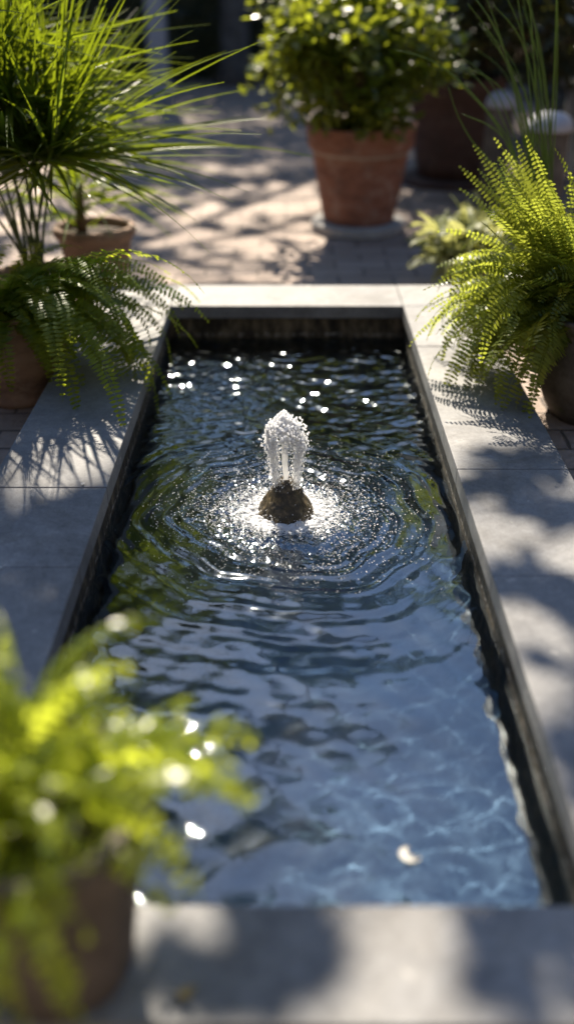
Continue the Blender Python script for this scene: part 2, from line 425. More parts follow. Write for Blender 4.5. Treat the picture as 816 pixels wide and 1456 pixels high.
def np_mesh(name, V, F, mat, parent=None, smooth=True, loc=None):
    me = bpy.data.meshes.new(name)
    me.vertices.add(len(V)); me.vertices.foreach_set('co', V.astype(np.float32).ravel())
    k = F.shape[1]
    me.loops.add(F.size); me.loops.foreach_set('vertex_index', F.astype(np.int32).ravel())
    me.polygons.add(len(F)); me.polygons.foreach_set('loop_start', (np.arange(len(F)) * k).astype(np.int32))
    me.update(calc_edges=True)
    me.polygons.foreach_set('use_smooth', [smooth] * len(F))
    me.materials.append(mat)
    o = bpy.data.objects.new(name, me); C.objects.link(o)
    if parent is not None: o.parent = parent
    if loc is not None: o.location = loc
    return o


water = np_mesh('water', V, F, M['water'])
tag(water, kind='structure')


def water_z(x, y):
    i = int(np.clip(np.searchsorted(gx, x), 0, nx - 1)); j = int(np.clip(np.searchsorted(gy, y), 0, ny - 1))
    return WZ + Z[j, i]


# ------------------------------------------------------------------ fountain
fo = thing('fountain', 'small stone cone fountain with a short bubbling white water jet in the pool', 'fountain', (FX, FY, 0))
mb = MB()
key = [(.02, -.4), (.02, -.12), (.03, -.06), (.068, -.03), (.074, -.018), (.069, .0), (.057, .02), (.044, .043), (.031, .065), (.02, .081), (.012, .088), (.008, .082), (.006, .06)]
prof = []
for (r0, z0), (r1, z1) in zip(key[:-1], key[1:]):
    for i in range(4): prof.append((r0 + (r1 - r0) * i / 4, z0 + (z1 - z0) * i / 4))
prof.append(key[-1])
mb.lathe(prof, 72, wob=.003)
for i, v in enumerate(mb.v):
    p = Vector(v); n = mnoise.fractal(p * 40, 1.0, 2.0, 4)
    mb.v[i] = (p.x * (1 + .06 * n), p.y * (1 + .06 * n), p.z + .004 * n)
mb.build('stone_cone', M['cone'], fo, True)

# icosphere templates
import bmesh


def ico(sub):
    bm = bmesh.new(); bmesh.ops.create_icosphere(bm, subdivisions=sub, radius=1)
    v = np.array([x.co[:] for x in bm.verts]); f = np.array([[q.index for q in p.verts] for p in bm.faces]); bm.free()
    return v, f


ICO1, ICO2 = ico(1), ico(2)


def blobs(name, P, S, tmpl, mat, parent):
    tv, tf = tmpl
    n = len(P)
    V = (tv[None] * S[:, None, :] + P[:, None, :]).reshape(-1, 3)
    F = (tf[None] + (np.arange(n) * len(tv))[:, None, None]).reshape(-1, 3)
    return np_mesh(name, V, F, mat, parent)


# jet: rising column, crumpled head, falling strands
mb = MB()
n = 28
vs = []; fcs = []
prof = [(.0065, .07), (.006, .09), (.0065, .12), (.0075, .15), (.0085, .18), (.011, .205), (.015, .226), (.018, .24)]
mb.lathe(prof, 24, wob=.008, seed=3)
mb.build('jet_column', M['spray'], fo, True)
hp = []; hs = []
for k in range(2700):
    a = random.uniform(0, 2 * math.pi); el = math.asin(random.uniform(.0, 1)) if random.random() < .75 else random.uniform(-.25, .35)
    lump = 1 + .22 * mnoise.noise(Vector((math.cos(a) * 1.6, math.sin(a) * 1.6, el * 2.2 + 2))) + .1 * mnoise.noise(Vector((math.cos(a) * 4, math.sin(a) * 4, el * 5)))
    q = random.uniform(.8, 1.0) * lump
    hx = .047 * math.cos(el) * math.cos(a) * q; hy = .036 * math.cos(el) * math.sin(a) * q; hz = .204 + .062 * math.sin(el) * q - .42 * max(0, hx) + .1 * min(0, hx)
    if mnoise.noise(Vector((math.cos(a) * 2.7 + 9, math.sin(a) * 2.7, el * 3.5))) < -.3 and el < .9: continue
    hx -= .003
    if el < .45 and math.sin(a) < -.2 and random.random() < .6: continue
    w_ = random.uniform(.0009, .0028) if el > .35 else random.uniform(.0006, .0019)
    hp.append((hx, hy, hz)); hs.append((w_ * random.uniform(.8, 1.3), w_, w_ * random.uniform(.9, 2.2) * (1 if el > .6 else 1.9)))
HEADP, HEADS = np.array(hp), np.array(hs)
mb = MB()
for k in range(46):
    a = random.choice((0, math.pi)) + random.gauss(0, .5); r0 = random.uniform(.03, .05); r1 = r0 * random.uniform(.55, .8)
    z0 = random.uniform(.18, .215); z1 = z0 - random.uniform(.04, .13)
    pts = []
    for i in range(7):
        t = i / 6; q = r0 + (r1 - r0) * t
        pts.append((q * math.cos(a) + random.uniform(-.0028, .0028), q * math.sin(a) + random.uniform(-.0028, .0028), z0 + (z1 - z0) * t))
    w = random.uniform(.0005, .0015)
    mb.tube(pts, [w, w * 1.2, w * .8, w * 1.1, w * .7, w * .8, w * .3], 6)
mb.build('falling_strands', M['spray'], fo, True)
blobs('jet_head', HEADP, HEADS, ICO2, M['spray'], fo)
# droplets
n = 4600
a = rng.choice([0, np.pi], n) + rng.normal(0, .55, n); rad = rng.normal(.042, .008, n).clip(.012, .062); z = .2 - .19 * rng.random(n) ** 1.2
rad *= (.5 + .5 * (z / .2))
P = np.stack([rad * np.cos(a), rad * np.sin(a), z], 1)
s = rng.uniform(.0004, .0014, n); S = np.stack([s, s, s * rng.uniform(1, 3.2, n)], 1)
n2 = 420  # crumbs round the head
a = rng.uniform(0, 2 * np.pi, n2); rad = rng.normal(.05, .006, n2); z = rng.uniform(.17, .25, n2); rad = rad * np.sqrt(np.clip(1 - ((z - .19) / .085) ** 2, .05, 1))
P2 = np.stack([rad * np.cos(a), rad * np.sin(a), z], 1); s = rng.uniform(.001, .0035, n2); S2 = np.stack([s, s, s], 1)
n3 = 1500  # spray hopping over the surface
a = rng.uniform(0, 2 * np.pi, n3); rad = .05 + np.abs(rng.normal(0, .13, n3)); z = rng.exponential(.010, n3)
P3 = np.stack([rad * np.cos(a), rad * np.sin(a) * 1.0, WZ + .002 + z], 1); s = rng.uniform(.0005, .0015, n3); S3 = np.stack([s, s, s], 1)
o = blobs('spray_droplet', np.concatenate([P, P2, P3]), np.concatenate([S, S2, S3]), ICO1, M['spray'], fo); tag(o, kind='stuff')
# foam and bubbles lying on the water
n = 3000
a = rng.uniform(0, 2 * np.pi, n); rad = .066 + np.abs(rng.normal(0, .03, n)) * (.6 + 1.7 * np.cos(a) ** 2)
P = np.stack([rad * np.cos(a), rad * np.sin(a), np.zeros(n)], 1); s = rng.uniform(.002, .0072, n) * np.exp(-(rad - .06) / .075)
P[:, 2] = [water_z(FX + p[0], FY + p[1]) for p in P]
o = blobs('foam_patch', P, np.stack([s * rng.uniform(.9, 1.9, n), s, s * .42], 1), ICO2, M['spray'], fo); tag(o, kind='stuff')
n = 7500
a = rng.uniform(0, 2 * np.pi, n); rad = .056 + np.abs(rng.normal(0, .036, n)) * (.75 + .9 * np.cos(a) ** 2)
P = np.stack([rad * np.cos(a), rad * np.sin(a), np.zeros(n)], 1); s = rng.uniform(.0009, .0036, n) * np.exp(-(rad - .05) / .13)
P[:, 2] = [water_z(FX + p[0], FY + p[1]) for p in P]
S = np.stack([s, s, s * .75], 1)
o = blobs('foam_bubble', P, S, ICO1, M['spray'], fo); tag(o, kind='stuff')
n = 5200
a = rng.uniform(0, 2 * np.pi, n); rad = .08 + np.abs(rng.normal(0, .14, n))
P = np.stack([rad * np.cos(a), rad * np.sin(a), np.zeros(n)], 1); s = rng.uniform(.0007, .0019, n)
ok = (np.abs(P[:, 0] + FX + .01) < .40); P = P[ok]; s = s[ok]
P[:, 2] = [water_z(FX + p[0], FY + p[1]) for p in P]
o = blobs('surface_bubble', P, np.stack([s, s, s * .8], 1), ICO1, M['spray'], fo); tag(o, kind='stuff')


# ------------------------------------------------------------------ plants
def leaflet(mb, base, d, up, ln, w, sag=0.15, sickle=0.0):
    """one pointed leaflet: 3 faces, slightly folded tip"""
    d = d.normalized(); s = d.cross(up)
    if s.length < 1e-4: s = d.cross(Vector((0, 0, 1)))
    s.normalize(); u = s.cross(d)
    b = base
    m1 = b + d * ln * .3 - u * ln * sag * .1 + s * sickle * ln * .05
    m2 = b + d * ln * .68 - u * ln * sag * .5 + s * sickle * ln * .1
    t = b + d * ln - u * ln * sag + s * sickle * ln * .28
    mb.add([b, m1 + s * w * .5, m1 - s * w * .5, m2 + s * w * .42, m2 - s * w * .42, t], [(0, 1, 2), (2, 1, 3, 4), (4, 3, 5)])


def frond(mb, base, az, ln, e0, droop, width, pairs, lw=.0085, twist=0.0, sway=0.0, stalk=.14, gap=1.0, power=.6, lsag=.2):
    """a fern frond: rachis that arches, pinnae both sides"""
    steps = 22
    p = Vector(base); pitch = e0; a = az
    P = []; T = []
    ds = ln / steps
    for i in range(steps + 1):
        t = Vector((math.cos(a) * math.cos(pitch), math.sin(a) * math.cos(pitch), math.sin(pitch)))
        P.append(p.copy()); T.append(t)
        p = p + t * ds
        pitch -= droop / steps * (0.35 + 1.3 * i / steps); a += sway / steps
        pitch = max(pitch, R(-88))
    rad = [.0016 * (1 - .8 * i / steps) + .0003 for i in range(steps + 1)]
    mb.tube(P, rad, 3, False)
    for k in range(pairs):
        u = stalk + (1 - stalk) * (k + .5) / pairs
        if random.random() > gap: continue
        f = u * steps; i = min(int(f), steps - 1); fr = f - i
        q = P[i].lerp(P[i + 1], fr); t = T[i].lerp(T[i + 1], fr).normalized()
        side = t.cross(Vector((0, 0, 1)))
        if side.length < .05: side = Vector((math.sin(az), -math.cos(az), 0))
        side.normalize(); up = side.cross(t).normalized()
        rot = Matrix.Rotation(twist, 3, t); side = rot @ side; up = rot @ up
        x = (u - stalk) / (1 - stalk)
        env = (min(1, .35 + x * 3.2)) * (1 - x) ** power + .05
        L_ = width * env * random.uniform(.86, 1.08)
        for sg in (1, -1):
            d = side * sg + t * random.uniform(.18, .42) + up * random.uniform(.02, .22)
            leaflet(mb, q, d, up, L_, lw * (.55 + .45 * env) * random.uniform(.85, 1.15), lsag * random.uniform(.3, 1.7), sg * .7)
    return P


def pot(parent, mat, prof, soil_z, soil_r, wob=.004, n=56, seed=0):
    mb = MB(); mb.lathe(prof, n, wob=wob, seed=seed)
    o = mb.build('pot', mat, parent, True)
    mb = MB(); mb.lathe([(soil_r, soil_z), (soil_r * .66, soil_z + .008), (soil_r * .3, soil_z + .014), (.0005, soil_z + .012)], 32, wob=.006, seed=seed + 4)
    mb.build('soil', M['soil'], parent, True)
    return o


def closed(prof, inner, depth):
    """outer profile bottom->rim, then down the inside"""
    z = prof[-1][1]; r_ = prof[-1][0]
    return [(.0005, prof[0][1])] + prof + [(r_ - .004, z + .003), (inner + .003, z + .001), (inner, z - .008), (inner - .004, z - depth)]


def fern_plant(parent, specs, mat):
    specs = sorted(specs, key=lambda q: -q['ln'])
    for s in specs[:98]:
        mb = MB(); frond(mb, **s); mb.build('frond', mat, parent)
    if len(specs) > 98:
        mb = MB()
        for s in specs[98:]: frond(mb, **s)
        tag(mb.build('short_fronds', mat, parent), kind='stuff')


def rnd(a, b): return random.uniform(a, b)


# --- terracotta pot with trailing fern, left front
t = thing('potted_fern', 'brown terracotta pot of dark green fern trailing over the left coping into the pool', 'potted fern', (-.865, 2.85, 0))
prof = [(.098, 0), (.104, .012), (.108, .03), (.104, .042), (.125, .075), (.146, .13), (.155, .18), (.152, .225), (.14, .262), (.135, .278), (.145, .285), (.15, .3)]
pot(t, M['terra_brown'], closed(prof, .125, .03), .275, .123)
random.seed(21)
sp = []
for i in range(98):
    az = rnd(-2.6, 1.9); ln = rnd(.24, .43)
    e0 = rnd(.05, 1.25); dr = rnd(1.1, 2.5)
    if i < 44:  # the mass that spills right over the coping
        az = rnd(-.95, .45); ln = rnd(.42, .72); e0 = rnd(.15, .9); dr = rnd(1.5, 2.6)
    elif i < 60: az = rnd(-1.9, -.7); e0 = rnd(.1, .7); dr = rnd(1.8, 2.6); ln = rnd(.25, .38)
    a0 = rnd(0, 6.28); r0 = rnd(0, .07)
    sp.append(dict(base=(r0 * math.cos(a0), r0 * math.sin(a0), .28), az=az, ln=ln, e0=e0, droop=dr, width=rnd(.046, .066), pairs=int(ln / .0155), lw=.0125, gap=.95, twist=rnd(-.5, .5), sway=rnd(-.6, .6)))
fern_plant(t, sp, M['fern'])

# --- stone pot with lime fern, right
t = thing('potted_fern', 'dark stone pot of lime green fern with upright and trailing fronds at right coping', 'potted fern', (.945, 2.74, 0))
prof = [(.13, 0), (.15, .04), (.178, .1), (.192, .17), (.194, .22), (.185, .27), (.178, .29), (.19, .3), (.195, .325)]
pot(t, M['stone_pot'], closed(prof, .16, .03), .3, .158, wob=.007, seed=2)
random.seed(5)
sp = []
for i in range(275):
    bx0 = -.03
    if i < 92:    # upright, most of them leaning over the coping
        az = rnd(0, 6.28); ln = rnd(.26, .46); e0 = rnd(1.0, 1.5); dr = rnd(.2, .8)
        if i < 50: az = rnd(2.4, 3.9); ln = rnd(.36, .56); e0 = rnd(.9, 1.35); dr = rnd(.15, .6); bx0 = -.1
    elif i < 262:  # spilling left and towards the viewer
        az = rnd(2.2, 4.15); ln = rnd(.24, .5); e0 = rnd(-.1, 1.1); dr = rnd(1.2, 2.6); bx0 = -.13
    else:
        az = rnd(4.2, 5.8); ln = rnd(.16, .3); e0 = rnd(.3, 1.0); dr = rnd(1.5, 2.5)
    a0 = rnd(0, 6.28); r0 = rnd(0, .1)
    sp.append(dict(base=(bx0 + r0 * math.cos(a0), r0 * math.sin(a0), rnd(.28, .34)), az=az, ln=ln, e0=e0, droop=dr, width=rnd(.038, .058), pairs=int(ln / .0145), lw=.0105, gap=.95, twist=rnd(-1.0, 1.0), sway=rnd(-.6, .6)))
fern_plant(t, sp, M['fern_lime'])

# --- out of focus fern in front
t = thing('potted_fern', 'bright yellow-green fern in a brown pot standing on the near coping at bottom left', 'potted fern', (-.285, .762, TOP))
prof = [(.084, 0), (.09, .02), (.1, .1), (.112, .2), (.118, .24), (.122, .245), (.126, .29)]
pot(t, M['stone_pot'], closed(prof, .108, .03), .262, .106, seed=7)
random.seed(31)
sp = []
for i in range(132):
    az = rnd(-3.3, 3.0); ln = rnd(.13, .25); e0 = rnd(.1, 1.5); dr = rnd(.9, 2.4)
    if i < 16: az = rnd(-.1, .7); ln = rnd(.19, .28); e0 = rnd(.45, .95); dr = rnd(.9, 1.6)
    elif i < 46: az = rnd(-3.2, -1.0); ln = rnd(.2, .35); e0 = rnd(.0, .6); dr = rnd(1.9, 2.7)
    elif i < 56: az = rnd(1.2, 3.6); ln = rnd(.28, .37); e0 = rnd(1.0, 1.45); dr = rnd(.9, 2.0)
    a0 = rnd(0, 6.28); r0 = rnd(0, .08)
    sp.append(dict(base=(r0 * math.cos(a0) - .02, r0 * math.sin(a0), rnd(.255, .29)), az=az, ln=ln, e0=e0, droop=dr, width=rnd(.014, .027), pairs=int(ln / .019), lw=.0155, twist=rnd(-1.2, 1.2), sway=rnd(-1.2, 1.2), stalk=.2, power=.35, lsag=.7, gap=.8))
fern_plant(t, sp, M['fern_fore'])

# --- pale feathery ball, right back
t = thing('potted_fern', 'small pale feathery ball of fern on the patio just beyond the lime green fern', 'potted fern', (.74, 3.98, 0))
prof = [(.075, 0), (.085, .05), (.1, .12), (.105, .125), (.108, .15)]
pot(t, M['terra_brown'], closed(prof, .092, .02), .13, .09, seed=9)
random.seed(8)
sp = []
for i in range(300):
    sp.append(dict(base=(rnd(-.13, .13), rnd(-.13, .13), rnd(.12, .26)), az=rnd(0, 6.28), ln=rnd(.1, .2), e0=rnd(-.1, 1.45), droop=rnd(.5, 1.9), width=rnd(.024, .036), pairs=22, lw=.008, twist=rnd(-.7, .7), sway=rnd(-.6, .6)))
fern_plant(t, sp, M['fern_pale'])


def strap(mb, base, d, ln, w, droop, n=7, fold=.25):
    """long narrow palm leaflet with a keel"""
    p = Vector(base); d = Vector(d).normalized()
    side = d.cross(Vector((0, 0, 1)))
    if side.length < .05: side = Vector((rnd(-1, 1), rnd(-1, 1), 0))
    side.normalize()
    side = Matrix.Rotation(rnd(-.9, .9), 3, d) @ side
    vs = []; fs = []
    for i in range(n + 1):
        x = i / n
        ww = w * (min(1, .45 + 2.2 * x)) * (1 if x < .55 else max(.16, 1 - (x - .55) / .45))
        up = side.cross(d).normalized()
        vs += [p - side * ww * .5 + up * ww * fold, p.copy(), p + side * ww * .5 + up * ww * fold]
        p = p + d * (ln / n)
        d = (d + Vector((0, 0, -1)) * droop / n * (.3 + 1.4 * x)).normalized()
        side = (side - d * side.dot(d)).normalized()
    for i in range(n):
        a = i * 3
        fs += [(a, a + 1, a + 4, a + 3), (a + 1, a + 2, a + 5, a + 4)]
    mb.add(vs, fs)


# --- umbrella palm behind the left fern: arching stems, each ends in a whorl of straps
random.seed(12)
px, py = -.895, 3.3
t = thing('potted_palm', 'tall umbrella palm with long dark green strap leaves standing between the two left pots', 'potted palm', (px, py, 0))
prof = [(.095, 0), (.105, .06), (.122, .2), (.128, .205), (.132, .27), (.138, .28)]
pot(t, M['terra_brown'], closed(prof, .118, .03), .25, .115, seed=12)
heads = [(.12, -.04, .655, .7), (.1, .0, .67, .68), (.06, -.05, .665, .6), (-.02, -.06, .7, .52), (.12, .1, .72, .5), (-.05, .1, .82, .55), (-.16, .0, .76, .5), (-.06, .12, .93, .55), (-.14, .1, .96, .55), (.0, -.02, .84, .5), (-.24, -.06, .68, .5), (-.3, .08, .9, .5), (-.16, .0, 1.05, .52)]
for hx, hy, hz, hl in heads:
    b = (rnd(-.035, .035), rnd(-.03, .03), .255)
    pts = []
    for i in range(9):
        x = i / 8
        pts.append((b[0] + (hx - b[0]) * x ** 1.5, b[1] + (hy - b[1]) * x ** 1.5, b[2] + (hz - b[2]) * x))
    mb = MB(); mb.tube(pts, [.006 - .0025 * i / 8 for i in range(9)], 8)
    st = mb.build('stem', M['stem'], t, True)
    mb = MB()
    for k in range(82):
        az = rnd(0, 6.28); el = rnd(-.1, 1.35) if k > 30 else rnd(-.25, .3)
        d = Vector((math.cos(az) * math.cos(el) + hx * .6, math.sin(az) * math.cos(el), math.sin(el)))
        strap(mb, (hx, hy, hz), d, hl * rnd(.6, 1.3), rnd(.009, .015), rnd(.05, .5), 8)
    mb.build('leaf_whorl', M['palm'], st)

# --- second palm in the terracotta pot, left back
t = thing('potted_palm', 'terracotta pot with thick rolled rim holding a young palm left of the far coping', 'potted palm', (-.79, 3.91, 0))
prof = [(.1, 0), (.11, .05), (.13, .15), (.144, .235), (.148, .25), (.162, .262), (.168, .28), (.162, .298)]
pot(t, M['terra_brown'], closed(prof, .138, .04), .265, .136, seed=15)
random.seed(44)
mb = MB(); mb.tube([(-.05, .0, .25), (-.052, .0, .33), (-.05, .005, .4), (-.045, .0, .46)], [.024, .02, .018, .014], 10)
tr = mb.build('stem', M['stem_brown'], t, True)
mb = MB()
for k in range(70):
    az = rnd(0, 6.28); el = rnd(-.1, 1.4)
    strap(mb, (-.05 + rnd(-.012, .012), rnd(-.01, .01), rnd(.27, .5)), (math.cos(az) * math.cos(el), math.sin(az) * math.cos(el), math.sin(el)), rnd(.3, .62), rnd(.009, .016), rnd(.3, 1.5), 9)
mb.build('leaf', M['palm'], t)

# --- reeds behind the right fern
t = thing('potted_reed', 'thin green reed blades rising tall behind the lime green fern', 'potted reed', (.93, 3.3, 0))
prof = [(.09, 0), (.1, .05), (.115, .18), (.12, .185), (.124, .24)]
pot(t, M['stone_pot'], closed(prof, .105, .03), .22, .103, seed=17)
random.seed(3)


def blade(pts, w, name='blade'):
    P = []
    n = 18
    for i in range(n + 1):
        u = i / n * (len(pts) - 1); k = min(int(u), len(pts) - 2); f = u - k
        p0 = Vector(pts[max(k - 1, 0)]); p1 = Vector(pts[k]); p2 = Vector(pts[k + 1]); p3 = Vector(pts[min(k + 2, len(pts) - 1)])
        P.append(.5 * ((2 * p1) + (p2 - p0) * f + (2 * p0 - 5 * p1 + 4 * p2 - p3) * f * f + (3 * p1 - p0 - 3 * p2 + p3) * f ** 3))
    mb = MB(); mb.tube(P, [w * (1 - .75 * i / n) for i in range(n + 1)], 5)
    mb.build(name, M['reed'], t, True)


for i in range(26):
    a = rnd(0, 6.28); sp_ = rnd(.02, .2); h = rnd(.55, 1.15)
    bx, by = rnd(-.1, -.02), rnd(-.04, .04)
    dx = sp_ * .7 * math.cos(a) - .2; dy = sp_ * math.sin(a)
    blade([(bx, by, .22), (bx + dx * .25, by + dy * .25, .22 + h * .45), (bx + dx * .8, by + dy * .8, .22 + h * .85), (bx + dx * 1.4, by + dy * 1.4, .22 + h * rnd(.97, 1.1))], rnd(.0025, .0045))
blade([(-.05, -.02, .22), (-.14, -.02, .52), (-.21, -.03, .70), (-.28, -.03, .79), (-.4, -.04, .90), (-.5, -.04, .96), (-.6, -.04, .985)], .0042)
blade([(-.06, -.02, .22), (-.2, -.03, .56), (-.28, -.03, .66), (-.34, -.03, .72), (-.395, -.03, .80), (-.43, -.03, .88)], .004)
blade([(.02, -.02, .22), (.06, -.04, .42), (.1, -.05, .62), (.07, -.05, .95)], .0035)


# ------------------------------------------------------------------ shrubs
def leafy(mb, clumps, n, size, asp=.45, outward=.6, sag=.25):
    for i in range(n):
        c, rad = random.choice(clumps)
        d = Vector((random.gauss(0, 1), random.gauss(0, 1), random.gauss(0, 1))).normalized()
        q = Vector(c) + d * rad * random.random() ** .4
        dd = (d * outward + Vector((rnd(-1, 1), rnd(-1, 1), rnd(-.5, .9)))).normalized()
        up = Vector((rnd(-.7, .7), rnd(-.7, .7), 1)).normalized()
        s = size * rnd(.6, 1.25)
        leaflet(mb, q, dd, up, s, s * asp, sag)


def shrub(parent, base_z, centre, rx, rz, nclump, nleaf, size, mat, stem_mat, crad=(.09, .17), nm='foliage'):
    cl = []
    for i in range(nclump):
        d = Vector((random.gauss(0, 1), random.gauss(0, 1), random.gauss(0, .9))).normalized() * random.random() ** .42
        cl.append(((centre[0] + d.x * rx, centre[1] + d.y * rx, centre[2] + d.z * rz), rnd(*crad)))
    mb = MB()
    for c, r_ in cl[:max(10, nclump // 3)]:
        b = Vector((rnd(-.03, .03), rnd(-.03, .03), base_z)); e = Vector(c)
        m_ = b.lerp(e, .5) + Vector((0, 0, .06))
        mb.tube([b, m_, e], [.009, .006, .002], 5)
    mb.build('branch', stem_mat, parent, True)
    mb = MB(); leafy(mb, cl, nleaf, size, .48); mb.build(nm, mat, parent)


# centre pot
random.seed(61)
tag_ = 'orange terracotta pot with leafy round shrub standing on a grey stone disc'
t = thing('potted_shrub', tag_, 'potted shrub', (.36, 5.1, .05))
prof = [(.178, 0), (.184, .01), (.205, .12), (.232, .27), (.248, .358), (.262, .362), (.268, .37), (.272, .385), (.276, .46), (.28, .468)]
pot(t, M['terra'], closed(prof, .245, .05), .43, .242, wob=.003, seed=22, n=72)
shrub(t, .43, (-.05, 0, .80), .45, .38, 90, 5800, .062, M['shrub'], M['stem_brown'])
mb = MB(); mb.lathe([(.0005, 0.001), (.235, 0.001), (.245, .006), (.245, .044), (.238, .05), (.0005, .05)], 56)
o = mb.build('stone_disc', M['plinth'], loc=(.36, 5.1, 0)); tag(o, 'flat round grey stone disc under the orange terracotta pot', 'plinth')

# dark pot right back
random.seed(66)
t = thing('potted_shrub', 'big dark stained pot with a wide dark shrub behind the reeds at back right', 'potted shrub', (1.02, 6.35, .04))
prof = [(.2, 0), (.22, .08), (.255, .3), (.275, .46), (.29, .47), (.3, .56), (.3, .58)]
pot(t, M['terra_dark'], closed(prof, .26, .05), .54, .256, seed=24)
shrub(t, .54, (.35, .1, .98), .85, .42, 110, 7000, .08, M['dark_shrub'], M['stem_brown'], (.12, .22))
mb = MB(); mb.lathe([(.0005, 0.001), (.3, 0.001), (.31, .03), (.3, .04), (.0005, .04)], 48)
o = mb.build('saucer', M['terra_dark'], loc=(1.02, 6.35, 0)); tag(o, 'shallow dark clay saucer under the big dark pot', 'saucer')

t = thing('bush', 'low wide dark bush on the ground behind the bollards at the far right', 'bush', (2.5, 8.2, 0))
shrub(t, .0, (0, 0, .75), 1.2, .7, 90, 6000, .09, M['dark_shrub'], M['stem_brown'], (.15, .28))
# domed bollards
for (bx, by, h, r_, lab) in ((1.15, 5.6, .62, .085, 'slim stone bollard with pale domed cap beside the big dark pot'), (1.24, 4.85, .61, .112, 'thick stone bollard with pale domed cap nearest the right edge behind the reeds')):
    t = thing('garden_bollard', lab, 'bollard', (bx, by, 0))
    mb = MB(); mb.lathe([(r_ * .95, 0), (r_ * .9, .02), (r_ * .86, h - .1), (r_ * .86, h - .085)], 32); mb.build('post', M['stone_pot'], t, True)
    mb = MB(); mb.lathe([(r_ * .8, h - .086), (r_ * .99, h - .084), (r_, h - .075), (r_ * .94, h - .05), (r_ * .78, h - .024), (r_ * .5, h - .007), (r_ * .2, h - .001), (.0005, h)], 32); mb.build('cap', M['pale_post'], t, True)
mb = MB(); mb.box((1.85, 6.5, 0), (3.4, 6.9, .5)); mb.box((1.81, 6.46, .5), (3.44, 6.94, .56))
o = bevel(mb.build('low_wall', M['plinth']), .01); tag(o, 'low grey stone wall block at the right edge behind the bollards', 'wall')

# ------------------------------------------------------------------ background: post, hedge, trees
t = thing('garden_post', 'pale grey square post behind the umbrella palm in front of the hedge', 'post', (-1.3, 10.4, 0))
mb = MB(); mb.box((-.09, -.09, .12), (.09, .09, 3.2)); bevel(mb.build('shaft', M['pale_post'], t), .01)
mb = MB(); mb.box((-.13, -.13, 0), (.13, .13, .12)); bevel(mb.build('base', M['plinth'], t), .01)

random.seed(70)
t = thing('hedge', 'dark clipped hedge across the back of the patio', 'hedge', (0, 13, 0))
mb = MB()
for i in range(15000):
    x = rnd(-9, 9)
    if random.random() < .7: y = -.75 + rnd(-.1, .12); z = rnd(.02, 2.3)
    else: y = rnd(-.75, .75); z = 2.25 + rnd(-.12, .12)
    y += .16 * mnoise.noise(Vector((x * 1.3, z * 1.6, 0))); z += .1 * mnoise.noise(Vector((x * 1.7, 3, 0)))
    s = rnd(.07, .13)
    leaflet(mb, Vector((x, y, z)), Vector((rnd(-1, 1), rnd(-1.2, .6), rnd(-.6, 1))), Vector((rnd(-.6, .6), rnd(-1, .3), 1)), s, s * .5, .2)
mb.build('foliage', M['hedge'], t)
mb = MB()
for i in range(36):
    x = -9 + i * .515; mb.tube([(x, 0, 0), (x + rnd(-.1, .1), rnd(-.1, .1), 1.1), (x + rnd(-.2, .2), rnd(-.3, .3), 2.1)], [.04, .03, .01], 6)
mb.build('trunk', M['bark'], t, True)
mb = MB(); mb.box((-8.9, -.5, .03), (8.9, .5, 2.1)); mb.build('inner_growth', M['hedge'], t)


t = thing('added_shade_wall', 'added unseen dark stone wall blocking sky light on both sides and behind the viewer', 'wall', (0, -2.6, 0))  # unseen wall, added to cut sky light and keep shaded stone dark
for a, b in (((-4.6, 0, 0), (4.6, .3, 4.2)), ((-4.9, 0, 0), (-4.6, 15, 3.4)), ((4.6, 0, 0), (4.9, 15, 3.4))):
    mb = MB(); mb.box(a, b); bevel(mb.build('wall', M['stone_pot'], t), .02)


def tree(x, y, h, cr, tr_r, lab, nleaf, mat, cz=None, group=None, size=.15, nclump=34):
    t = thing('tree', lab, 'tree', (x, y, 0), group)
    cz = cz or h - cr * .8
    lean = (rnd(-.25, .25), rnd(-.2, .2))
    mb = MB()
    mb.tube([(0, 0, 0), (.02, 0, .25), (lean[0] * .4, lean[1] * .4, cz * .5), (lean[0], lean[1], cz)], [tr_r * 1.45, tr_r * 1.05, tr_r * .85, tr_r * .5], 12)
    mb.build('trunk', M['bark'], t, True)
    cl = []
    for i in range(nclump):
        d = Vector((random.gauss(0, 1), random.gauss(0, 1), random.gauss(0, 1))).normalized() * random.random() ** .4
        cl.append(((lean[0] + d.x * cr, lean[1] + d.y * cr, cz + d.z * cr * .85), rnd(.22, .42) * cr * .75))
    mb = MB()
    for c, r_ in cl[:18]:
        b = Vector((lean[0], lean[1], cz - cr * rnd(.3, .9))); e = Vector(c); mb.tube([b, b.lerp(e, .5) + Vector((0, 0, .15)), e], [tr_r * .35, tr_r * .2, .012], 6)
    mb.build('limb', M['bark'], t, True)
    mb = MB(); leafy(mb, cl, nleaf, size, .5); mb.build('crown', mat, t)
    return t


random.seed(80)
tree(-4.6, 14.6, 6.6, 2.3, .2, 'bushy dark tree behind the hedge at the far left', 3600, M['tree'])
tree(-2.2, 15.4, 6.2, 1.9, .17, 'dark tree rising behind the hedge between the post and the far left tree', 3000, M['tree'])
tree(1.0, 15.8, 6.4, 2.1, .18, 'dark tree rising behind the hedge straight beyond the orange terracotta pot', 3200, M['tree'])
tree(3.4, 14.8, 7.0, 2.2, .2, 'dark tree rising behind the hedge to the right of the orange pot', 3400, M['tree'])
tree(6.2, 15.0, 7.2, 2.5, .22, 'tall dark tree behind the hedge at the far right', 3600, M['tree'])
tree(-3.3, 7.2, 3.6, 1.15, .1, 'small slender tree left of the patio beyond the umbrella palm', 1800, M['tree'], size=.11, nclump=26)

# the big shade tree whose crown throws the dappled shade
random.seed(90)
bigx, bigy = -.62, 11.9
t = thing('shade_tree', 'large spreading shade tree with a thick brown trunk in front of the hedge', 'tree', (bigx, bigy, 0))
HZ = 9.2


